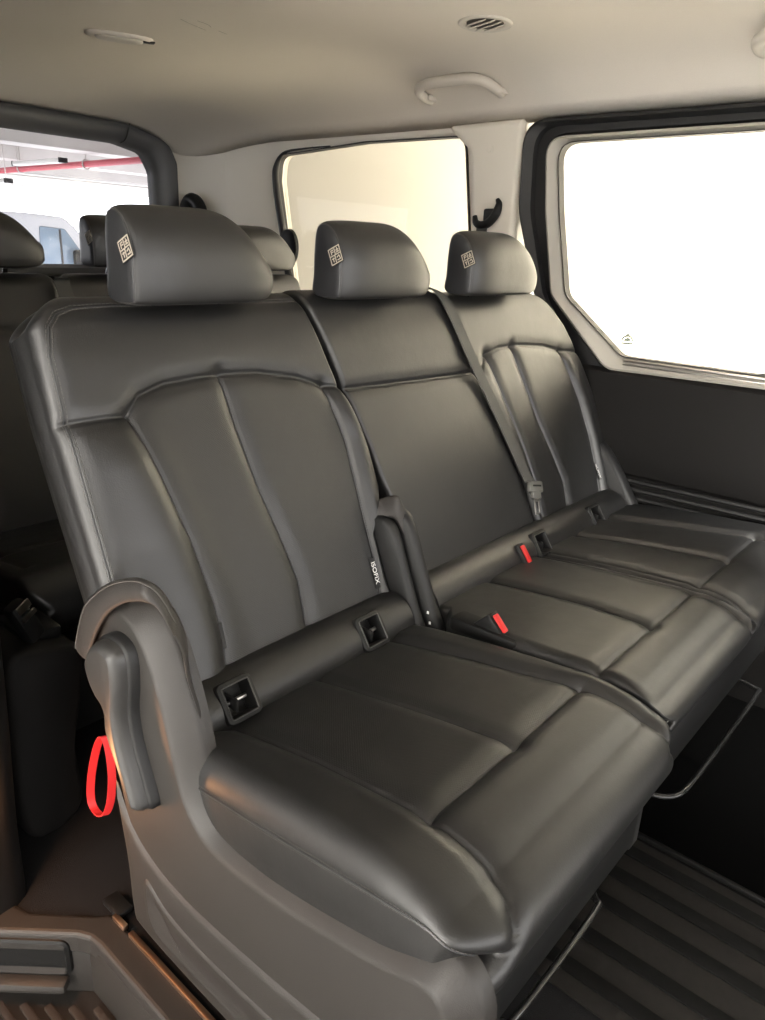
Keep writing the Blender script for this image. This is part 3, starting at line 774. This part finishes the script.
# D pillar: rounded cream trim between quarter window and tailgate
ys_ = np.linspace(0, 1, 14); zz = np.linspace(.80, 1.455, 30); Pd = []
for u in ys_:
    a = u*pi/2
    for z in zz: Pd.append((1.952-.07*(1-math.cos(a)) if True else 0, 2.44+.34*math.sin(a), z))
idx = np.arange(14*30).reshape(14, 30); F = np.stack([idx[:-1, :-1], idx[:-1, 1:], idx[1:, 1:], idx[1:, :-1]], -1).reshape(-1, 4)
struct('trim_2', Pd, F.tolist(), TRIM, None, True)
# raised C pillar trim between the quarter window and the door frame
o = round_poly([(1.20, .85), (1.315, .85), (1.352, 1.22), (1.366, 1.36), (1.46, 1.432), (1.20, 1.436)], [.01, .01, .2, .06, .01, .01], 6); o = same(o)
V, F = yzplate(o, [(0, 1.952), (0, 1.942), (.006, 1.934), (.016, 1.932)]); pt = struct('trim_3', V, F, TRIM, None, True); flatten_flat(fix_normals(pt), 50)
m = MB(); m.lathe((1.932, 1.30, 1.365), [(.011, 0), (.011, .0015), (.009, .002)], 24, M=Matrix.Rotation(-pi/2, 3, 'Y')); m.build('screw_cap', TRIM, pt)
# near side: dark rear jamb of the open doorway, rear quarter
m = MB(); P = catmull([(1.10, -.05), (1.10, .06), (1.095, .15), (1.062, .40), (1.05, .60), (1.06, .9), (1.08, 1.45)], 8)
rings = []
for y, z in P: rings.append(np.array([(.20, y-.03, z), (.30, y-.03, z), (.345, y-.027, z), (.372, y-.012, z), (.385, y+.02, z), (.385, y+.12, z), (.20, y+.12, z)]))
V, F = loft(rings); flatten_flat(fix_normals(struct('wall_left', V, F, PANEL, None, True)), 45)
m = MB(); m.box((.36, 2.0, .75), (.06, 1.6, 1.5), .01); struct('baseboard_left', m.V, m.F, PANEL)

# ---------------------------------------------------------------- far sliding door
GW = round_poly([(.42, 1.378), (1.103, 1.376), (1.075, 1.2), (1.028, .985), (.84, .838), (.48, .836), (.41, .90)], [.05, .05, .3, .05, .05, .04, .1])
SO = round_poly([(.34, 1.390), (1.128, 1.387), (1.106, 1.2), (1.062, .985), (.87, .803), (.34, .811)], [.02, .05, .3, .06, .06, .03])
SF = round_poly([(.25, 1.426), (1.195, 1.430), (1.186, 1.2), (1.11, .985), (.90, .60), (.25, .60)], [.02, .07, .2, .1, .05, .03])
SF2 = round_poly([(.25, 1.411), (1.160, 1.413), (1.148, 1.2), (1.080, .985), (.88, .70), (.25, .70)], [.02, .065, .2, .08, .05, .03])
GW, SO, SF, SF2 = map(same, (GW, SO, SF, SF2))
door = struct('door_1', *loft([at_x(GW, 1.985), at_x(GW, 1.962), at_x(inset(GW, -.006), 1.954), at_x(inset(SO, .006), 1.934), at_x(SO, 1.938), at_x(SO, 1.985)], False, False), DOORT, None, True)
flatten_flat(fix_normals(door), 40)
V, F = loft([at_x(SO, 1.978), at_x(inset(SO, -.008), 1.95), at_x(SF2, 1.952), at_x(inset(SF2, -.004), 1.935), at_x(inset(SF, .008), 1.925), at_x(SF, 1.93), at_x(SF, 1.99)], False, False)
flatten_flat(fix_normals(mesh('door_seal', V, F, RUB, door)), 35)
V, F = loft([at_x(GW, 1.962), at_x(inset(GW, .0006), 1.956), at_x(inset(GW, .003), 1.956), at_x(inset(GW, .0035), 1.985)], False, False)
flatten_flat(fix_normals(mesh('window_gasket', V, F, RUB, door)), 50)
m = MB(); m.box((1.948, .575, .832), (.012, .50, .006), .002); m.box((1.945, .575, .822), (.008, .50, .004), .001); m.build('window_strip', STEEL, door)
m = MB(); yy = np.linspace(-.7, 1.25, 60); prof = [(1.972, .812), (1.942, .806), (1.926, .797), (1.921, .76), (1.919, .62), (1.921, .56), (1.927, .535), (1.94, .525), (1.94, .43), (1.92, .42), (1.92, -.03), (1.99, -.03)]
V, F = loft([np.array([(x, y, z) for x, z in prof]) for y in (-.9, 1.19)], True, True, True)
flatten_flat(fix_normals(mesh('door_panel', V, F, PANEL, door)), 30)
for i in range(4):
    m = MB(); z = .518-i*.023; m.tube([(1.934, -.9, z+.012), (1.934, .4, z), (1.934, .95, z-.006)], .0075, 8); m.build('louvre', PLA_D, door)
w2 = struct('window_2', *loft([at_x(inset(GW, -.004), 1.982), at_x(inset(GW, -.004), 1.986)]), GL_DOOR)
# faint arched marking on the glass
mk = MB(); mc = (.838, .880)
for r in (.015, .007): mk.tube([(1.981, mc[0]+r*math.cos(a), mc[1]+r*.9*math.sin(a)) for a in np.linspace(0, pi, 16)], .0026, 6)
mk.tube([(1.981, mc[0]-.016, mc[1]-.006), (1.981, mc[0]+.016, mc[1]-.007)], .0026, 6); mk.tube([(1.981, mc[0]-.004, mc[1]+.016), (1.981, mc[0]+.004, mc[1]+.016)], .0026, 6)
mk.tube([(1.981, mc[0]-.008, mc[1]+.002), (1.981, mc[0]+.008, mc[1]+.001)], .0026, 6)
mk.build('marking', MARK, w2)

# ---------------------------------------------------------------- tailgate with the rear window
def xz(P, Y): return np.c_[P[:, 0], np.full(len(P), Y), P[:, 1]]
TO = round_poly([(.40, .94), (1.93, .94), (1.922, 1.36), (1.87, 1.455), (1.70, 1.492), (.63, 1.492), (.46, 1.455), (.408, 1.36)], [.02, .02, .08, .05, .12, .12, .05, .08])
TI = round_poly([(.51, .98), (1.815, .98), (1.812, 1.33), (1.775, 1.395), (1.66, 1.418), (.67, 1.418), (.555, 1.395), (.518, 1.33)], [.02, .02, .06, .04, .1, .1, .04, .06])
TO, TI = same(TO), same(TI)
tg = struct('door_2', *loft([xz(TO, 2.84), xz(TO, 2.778), xz(inset(TO, .012), 2.765), xz(inset(TO, .03), 2.762), xz(inset(TI, -.02), 2.775), xz(TI, 2.80), xz(TI, 2.84)], False, False), RUB, None, True)
tg.data.materials[0] = plain('tailgate_trim', (.085, .085, .088), .45); flatten_flat(fix_normals(tg), 45)
m = MB(); m.ribbon(catmull([(1.70, 2.759, 1.489), (1.69, 2.757, 1.46), (1.68, 2.762, 1.43), (1.67, 2.78, 1.418)], 5), (.004, 0, .002), .003); m.build('trim_joint', PLA_G, tg)
m = MB(); m.box((1.165, 2.82, .48), (1.5, .05, .96), .02); m.build('tailgate_panel', PANEL, tg)
w3 = struct('window_3', *loft([xz(inset(TI, -.004), 2.815), xz(inset(TI, -.004), 2.819)]), GL_REAR)
m = MB(); m.box((.30, 2.81, .9), (.3, .06, 1.2), .01); struct('wall_rear', m.V, m.F, PANEL)
bx_ = MB(); bx_.box((1.935, 2.81, .50), (.06, .06, 1.0), .01); struct('trim_4', bx_.V, bx_.F, PANEL)

# ---------------------------------------------------------------- floor, sill and step
m = MB()
car = [(.452, .95), (.452, -1.4), (1.95, -1.4), (1.95, 2.8), (.36, 2.8), (.345, 1.12), (.347, 1.09), (.358, 1.044), (.38, 1.018), (.43, .958), (.449, .943)]
V = [(x, y, 0.) for x, y in car]+[(x, y, -.04) for x, y in car]; n = len(car)
F = [list(range(n)), list(range(2*n-1, n-1, -1))]+[[i, i+n, (i+1) % n+n, (i+1) % n] for i in range(n)]
fl = fix_normals(struct('floor', V, F, CARPET))
m = MB(); m.box((1.05, .02, .0025), (.39, .90, .005), .001); m.build('vinyl_mat', VINYL, fl)
m = MB(); m.box((1.59, .0, .0025), (.66, 1.1, .004), .001); m.build('footwell_mat', plain('footwell_carpet', (.003, .003, .003), 1.0, spec=0.), fl)
m = MB()
for x in (.90, .975, 1.06, 1.135, 1.205): m.box((x, .02, .006), (.028, .70, .006), .001)
m.build('floor_strip', STRIP, fl)
m = MB(); m.box((1.255, .02, .009), (.010, .70, .010), .002); m.build('seat_track', PLA_B, fl)
# sill: plate between carpet and step well
m = MB()
out = [(.452, .930), (.449, .943), (.43, .958), (.38, 1.018), (.358, 1.044), (.347, 1.09), (.345, 1.14), (.24, 1.14), (.290, 1.062), (.390, .946), (.401, .925), (.404, .90), (.404, -1.4), (.452, -1.4)]
V = [(x, y, .008) for x, y in out]+[(x, y, -.035) for x, y in out]; n = len(out)
F = [list(range(n)), list(range(2*n-1, n-1, -1))]+[[i, i+n, (i+1) % n+n, (i+1) % n] for i in range(n)]
sill = fix_normals(struct('trim_5', V, F, SILL)); sill['kind'] = 'structure'
bv = sill.modifiers.new('bevel', 'BEVEL'); bv.width = .008; bv.segments = 3; bv.limit_method = 'ANGLE'; bv.angle_limit = rad(50)
m = MB(); m.box((.449, .912, .012), (.010, .035, .010), .002); m.box((.449, .24, .012), (.010, 1.28, .010), .002); m.build('sill_rail', RAIL_ORANGE_LIT, sill)
m = MB(); m.box((.464, .945, .012), (.03, .05, .012), .004); m.build('rail_end', PLA_B, sill)
# step well with moulded riser recess and ribbed tread
DG = Vector((.100, -.116, 0)).normalized(); DN = Vector((-DG.y, DG.x, 0))       # riser runs diagonally across the corner
Rg = Matrix((DG, DN, Vector((0, 0, 1)))).transposed()
rc0 = Vector((.345, 1.0, 0))
def dg(m): m.V = [tuple(rc0+Rg @ Vector(v)) for v in m.V]; return m
m = MB(); m.box((0, .012, -.10), (.18, .02, .17), .003); dg(m); m.box((.414, -.225, -.10), (.022, 2.37, .17), .003); m.box((.16, .2, -.140), (.51, 1.9, .03), .004)
st = struct('floor_step', m.V, m.F, SILL, None, True); flatten_flat(st, 40); st['kind'] = 'structure'
rc = same(round_poly([(-.10, -.078), (.050, -.078), (.050, -.012), (-.10, -.012)], .010, 6))
V, F = loft([xz(inset(rc, -.008), .004), xz(inset(rc, -.006), -.004), xz(rc, -.006), xz(inset(rc, .006), .0015), xz(inset(rc, .012), .0015)], False, True)
m = MB(); m.add(V, F); flatten_flat(fix_normals(dg(m).build('recess', PLA_B, st)), 50)
m = MB(); m.box((-.03, -.012, -.092), (.165, .03, .022), .010); dg(m).build('recess_lip', SILL, st)
for i in range(10):
    x = .155+i*.026; y1 = min(1.02-(x-.308)*1.2, 1.05)-.02
    m = MB(); m.box((x, (y1-.9)/2, -.122), (.013, y1+.9, .008), .002); m.build('tread_rib', TREAD, st)

# ---------------------------------------------------------------- fittings on the headliner
def norm_ceil(x, y):
    e = .002; dzx = (ceil_z(x+e, y)-ceil_z(x-e, y))/(2*e); dzy = (ceil_z(x, y+e)-ceil_z(x, y-e))/(2*e)
    return Vector((dzx, dzy, -1)).normalized()
def grab(y0, y1, x, label, name='grab_handle'):
    z = float(ceil_z(x, 0)); t = thing(name, label, 'grab handle', (x, (y0+y1)/2, z), 'grab handles on the headliner')
    nz = norm_ceil(x, .5)
    def pt(y, h, dx=0): p = Vector((x+dx, y, float(ceil_z(x+dx, y))))+nz*h; return tuple(p)
    m = MB()
    P = catmull([pt(y0+.014, .002, .066), pt(y0+.012, .014, .038), pt(y0+.022, .020, .004), pt(y0+.06, .018, -.012), pt((y0+y1)/2, .018, -.015), pt(y1-.06, .018, -.012), pt(y1-.022, .020, .004), pt(y1-.012, .014, .038), pt(y1-.014, .002, .066)], 8)
    r = np.interp(np.linspace(0, 1, len(P)), [0, .2, .5, .8, 1], [.013, .0135, .0145, .0135, .013])
    m.tube(P, r, 14); m.build('grip', TRIM_W, t)
    for yy in (y0+.014, y1-.014):
        m = MB(); m.box((0, 0, 0), (.05, .034, .016), .006); m.V = [tuple(Vector(pt(yy, .002, .060))+Vector(v)) for v in m.V]; m.build('mount', TRIM_W, t)
    return t
grab(1.228, 1.492, 1.815, 'pale grab handle on the ceiling above the pillar between the windows')
grab(.34, .595, 1.785, 'pale grab handle cut off by the photo edge above the door window')
# round air outlet
vx, vy = 1.555, 1.085; vz = float(ceil_z(vx, vy)); nz = norm_ceil(vx, vy); Mv = nz.to_track_quat('Z', 'Y').to_matrix()
vent = thing('air_vent', 'round pale air vent with open slats on the ceiling above the middle headrest', 'air vent', (vx, vy, vz))
m = MB(); prof = [(.061, -.002), (.060, .002), (.055, .004), (.046, .003), (.043, .000)]
n = 44; V = []; F = []
for r, z in prof: V += [tuple(Vector((vx, vy, vz))+Mv @ Vector((r*math.cos(2*pi*k/n), r*math.sin(2*pi*k/n), z))) for k in range(n)]
for i in range(len(prof)-1):
    for k in range(n): F.append([i*n+k, i*n+(k+1) % n, (i+1)*n+(k+1) % n, (i+1)*n+k])
mesh('bezel', V, F, TRIM_W, vent)
m = MB(); m.lathe((vx, vy, vz), [(.041, -.001), (.041, .0005)], 40, M=Mv); m.build('duct', plain('vent_duct', (.16, .145, .125), .8), vent)
for k in (-.027, -.009, .009, .027):
    m = MB(); ln = 2*math.sqrt(.039**2-k*k)
    Rr = Matrix.Rotation(rad(15), 3, 'Z') @ Matrix.Rotation(rad(28), 3, 'X')
    m.box((0, 0, 0), (ln, .012, .0025), .001, Rr); off = Matrix.Rotation(rad(15), 3, 'Z') @ Vector((0, k, .004))
    m.V = [tuple(Vector((vx, vy, vz))+Mv @ (Vector(v)+off)) for v in m.V]; m.build('slat', TRIM_W, vent)
# interior lamp
lx, ly = 1.175, 1.93; lz = float(ceil_z(lx, ly))
lamp = thing('ceiling_lamp', 'small oval unlit lamp lens set in the ceiling near the rear window', 'ceiling lamp', (lx, ly, lz))
A_ = rad(-24)
def oval(sx, sy, z, n=40):
    out = []
    for k in range(n):
        a = 2*pi*k/n; c, s_ = math.cos(a), math.sin(a); p = (abs(c)**.7*math.copysign(1, c)*sx, abs(s_)**.7*math.copysign(1, s_)*sy)
        out.append((lx+p[0]*math.cos(A_)-p[1]*math.sin(A_), ly+p[0]*math.sin(A_)+p[1]*math.cos(A_), lz+z))
    return np.array(out)
V, F = loft([oval(.082, .040, .004), oval(.082, .040, -.003), oval(.074, .032, -.007), oval(.060, .025, -.006)], True, False); fix_normals(mesh('bezel', V, F, HEAD, lamp))
V, F = loft([oval(.060, .025, -.004), oval(.056, .022, -.010), oval(.04, .014, -.0125)], True, True); fix_normals(mesh('lens', V, F, TRIM_W, lamp))
m = MB(); m.box((lx+.062, ly-.034, lz-.006), (.03, .02, .004), .002, Matrix.Rotation(A_, 3, 'Z')); m.build('switch', PLA_G, lamp)

m = MB()
for c in ([(-.06, .0), (-.03, .012), (.0, .02)], [(.005, .022), (.03, .028)], [(-.03, -.022), (.0, -.018), (.02, -.006)], [(.05, .005), (.08, .012)]):
    P = catmull([(1.13+a+.1, 1.66+b, 0) for a, b in c], 6); P[:, 2] = ceil_z(P[:, 0], P[:, 1])+.0003; m.tube(P, .0012, 5)
m.build('scuff', plain('scuff_mark', (.42, .38, .33), .9), bpy.data.objects['ceiling'])
# belt guides
def guide(loc, label, s=1.):
    t = thing('belt_guide', label, 'belt guide', loc); x, y, z = loc
    m = MB(); P = catmull([(x, y+.062*s, z+.012*s), (x-.004, y+.050*s, z-.012*s), (x-.006, y+.022*s, z-.022*s), (x-.006, y-.012*s, z-.012*s), (x-.004, y-.040*s, z+.02*s), (x, y-.048*s, z+.055*s), (x+.004, y-.036*s, z+.075*s)], 8)
    m.tube(P, np.interp(np.linspace(0, 1, len(P)), [0, .3, .7, 1], [.010, .016, .018, .008])*s, 12); m.build('guide_loop', PLA_B, t)
    m = MB(); m.box((x+.006, y-.004, z+.012), (.012, .06*s, .05*s), .006); m.build('anchor_plate', PLA_D, t)
    m = MB(); m.ribbon(catmull([(x-.010, y+.010, z-.018), (x-.012, y+.010, z-.06), (x-.016, y+.011, z-.16), (x-.03, y+.013, z-.30)], 6), (0, .05*s, 0), .002); m.build('webbing', WEB, t)
    return t
guide((1.920, 1.280, 1.178), 'black curved belt guide on the pillar behind the far headrest', .72)
g = thing('belt_guide', 'black belt guide by the rear corner of the quarter window', 'belt guide', (1.935, 2.14, 1.07))
m = MB(); m.lathe((1.935, 2.135, 1.075), [(.048, 0), (.046, .012), (.03, .02)], 28, sx=1.35, M=Matrix.Rotation(-pi/2, 3, 'Y')); m.build('cover', PLA_B, g)
m = MB(); m.ribbon(catmull([(1.91, 2.15, 1.06), (1.90, 2.10, 1.0), (1.89, 2.04, .93)], 6), (0, .03, .03), .002); m.build('webbing', WEB, g)
m = MB(); m.box((1.905, 2.18, 1.075), (.012, .02, .03), .004); m.build('bracket', STEEL, g)
g = thing('belt_guide', 'black belt guide on the rear pillar above the nearest headrest', 'belt guide', (1.90, 2.66, 1.20))
m = MB(); P = catmull([(1.885, 2.69, 1.16), (1.89, 2.70, 1.20), (1.90, 2.68, 1.235), (1.905, 2.645, 1.225), (1.905, 2.62, 1.19), (1.90, 2.60, 1.14)], 8); m.tube(P, .026, 12); m.build('guide_loop', PLA_B, g)
m = MB(); m.ribbon([(1.885, 2.68, 1.17), (1.88, 2.68, 1.10), (1.87, 2.68, .95)], (0, .045, 0), .002); m.build('webbing', WEB, g)

# ================================================================== OUTSIDE: the car park
def gbox(name, c, d, mat):
    m = MB(); m.box(c, d, 0); return struct(name, m.V, m.F, mat)
gbox('garage_wall', (3.52, .3, .75), (.25, 8.4, 2.7), WALLP)
gbox('garage_wall', (-2.75, .5, .75), (.25, 6.5, 2.7), WALLN)  # unseen wall, added to bounce soft light in through the open door
gbox('garage_ground', (4, 8, -.62), (40, 50, .2), GROUND)
gbox('garage_ceiling', (4, 4.5, 2.25), (40, 19, .25), CONC)
for i, y in enumerate((8.6, 10.6, 12.6)):
    gbox('ceiling_beam', (6, y, 2.06), (14, .35, .22), CONC)
for y in (15.5, 19.):
    gbox('ceiling_beam', (8, y, 2.3), (30, .5, .4), CONC)
pp = thing('sprinkler_pipe', 'long red pipe hung below the car park ceiling seen through the rear window', 'pipe', (4.8, 9, 1.84))
m = MB(); m.tube([(4.8, 4.5, 1.86), (4.8, 14, 1.83)], .035, 12); m.build('pipe', PIPE, pp)
for y in (8.75, 10.4):
    m = MB(); m.tube([(4.8, y, 1.87), (4.8, y, 2.13)], .008, 6); m.tube([(4.8+.05*math.cos(a), y, 1.845+.05*math.sin(a)) for a in np.linspace(0, 2*pi, 20)], .008, 6); m.build('hanger', STEEL, pp)
def batten(y0, y1, x, z, label):
    t = thing('batten_lamp', label, 'lamp', (x, (y0+y1)/2, z), 'batten lamps in the car park')
    m = MB(); m.box((x, (y0+y1)/2, z), (.10, y1-y0, .05), .012); m.build('housing', plain('lamp_housing', (.55, .55, .53), .4), t)
    for y in (y0+.06, y1-.06):
        m = MB(); m.tube([(x, y, z+.02), (x, y, 2.13)], .006, 6); m.build('suspension_rod', STEEL, t)
    for y in (y0, y1): m = MB(); m.box((x, y, z), (.106, .03, .056), .006); m.build('end_cap', PLA_D, t)
batten(9.0, 10.2, 4.65, 1.88, 'upper of two batten lamps hung near the red pipe')
batten(9.9, 10.7, 4.40, 1.66, 'lower batten lamp hung below the red pipe at left')
# white vehicle parked beyond
cv = thing('parked_van', 'white van parked in the car park beyond the rear window', 'van', (6., 12.5, -.52))
body = [(3.6, -.2), (3.6, 1.05), (4.3, 1.32), (5.3, 1.36), (6.05, 1.33), (6.22, 1.27), (6.72, .72), (6.95, .62), (7.7, .52), (7.95, .40), (8.0, -.1), (7.9, -.25)]
o = resample(catmull(body, 6, True), 120)
V, F = loft([xz(inset(o, .06), 12.0), xz(inset(o, .015), 12.02), xz(o, 12.08), xz(o, 13.6), xz(inset(o, .06), 13.7)]); flatten_flat(fix_normals(mesh('body', V, F, WHITEV, cv)), 40)
wn = round_poly([(5.68, .58), (6.42, .58), (6.42, .74), (6.12, 1.15), (5.72, 1.18)], [.04, .04, .03, .06, .04])
V, F = loft([xz(wn, 12.01), xz(inset(wn, .0), 11.985), xz(inset(wn, .02), 11.98)]); fix_normals(mesh('window', V, F, GLV, cv))
m = MB(); m.box((6.03, 11.975, .86), (.03, .02, .56), .004); m.build('window_bar', PLA_G, cv)
V, F = loft([np.array([(6.30, y, 1.20), (6.70, y, .74), (6.73, y, .73), (6.33, y, 1.21)]) for y in (12.12, 13.55)]); fix_normals(mesh('windscreen', V, F, GLV, cv))
m = MB(); m.box((6.26, 11.86, .72), (.20, .12, .26), .05); m.build('mirror', PLA_D, cv)
for x in (4.4, 7.3):
    m = MB(); m.lathe((x, 12.05, -.22), [(.20, -.06), (.31, -.05), (.33, 0), (.31, .10)], 32, M=Matrix.Rotation(pi/2, 3, 'X')); m.build('wheel', RUB, cv)

# ================================================================== LIGHT
w = bpy.data.worlds.new('World'); S.world = w; w.use_nodes = True
bg = w.node_tree.nodes['Background']; bg.inputs[0].default_value = (1.0, .98, .96, 1); bg.inputs[1].default_value = 5.0
def area(name, loc, target, sx, sy, power, col):
    l = bpy.data.lights.new(name, 'AREA'); l.shape = 'RECTANGLE'; l.size = sx; l.size_y = sy; l.energy = power; l.color = col
    o = bpy.data.objects.new(name, l); COL.objects.link(o); o.location = loc
    o.rotation_euler = (Vector(target)-Vector(loc)).to_track_quat('-Z', 'Y').to_euler(); return o
area('wall_fill', (2.38, .9, .15), (3.4, .9, .25), .25, 3.6, 190, (1, .975, .92))  # added light near the ground, brightens the far wall; no fitting there
area('wall_fill', (2.55, .0, 1.98), (3.4, .0, 1.45), .2, 3.0, 190, (1, .975, .92))  # added light up high, brightens the upper wall for the leather's sheen
area('bay_fill', (6.5, 10.5, .3), (6.5, 10.6, 2.2), 6, 5, 320, (1, .97, .98))  # unseen upward light, added to brighten the car park ceiling
area('wall_fill', (-1.5, .3, .45), (-2.6, .3, .42), .25, 3.5, 380, (1, .975, .94))  # added light on the near wall, bounced onto headliner and seats
area('doorway_fill', (-1.2, -.6, 2.05), (.9, .5, .6), 1.5, .3, 14, (1, .96, .9))  # unseen fill, added on the doorway side to light the seat fronts
pl = bpy.data.lights.new('courtesy_lamp', 'POINT'); pl.energy = 2.6; pl.color = (1, .45, .18); pl.shadow_soft_size = .02
o = bpy.data.objects.new('courtesy_lamp', pl); COL.objects.link(o); o.location = (.27, 1.01, .24)

# ================================================================== CAMERA
a = np.array([1060-382.5, 510-278.]); b = np.array([-535-382.5, 510-206.]); f = math.sqrt(-(a@b))
ex = np.array([*a, -f]); ex /= np.linalg.norm(ex); ey = np.array([*b, -f]); ey -= ex*(ex@ey); ey /= np.linalg.norm(ey); ez = np.cross(ex, ey)
cam = bpy.data.cameras.new('camera'); co = bpy.data.objects.new('camera', cam); COL.objects.link(co)
Mc = Matrix([[*ex], [*ey], [*ez]]).to_4x4(); Mc.translation = (0, 0, 1.09); co.matrix_world = Mc
cam.sensor_fit = 'VERTICAL'; cam.sensor_height = 36; cam.lens = 36*f/1020; cam.clip_start = .02
S.camera = co
S.view_settings.view_transform = 'Standard'; S.view_settings.look = 'None'; S.view_settings.exposure = .3; S.view_settings.gamma = 1
S.view_settings.use_curve_mapping = False
S.cycles.use_denoising = True; S.cycles.max_bounces = 8
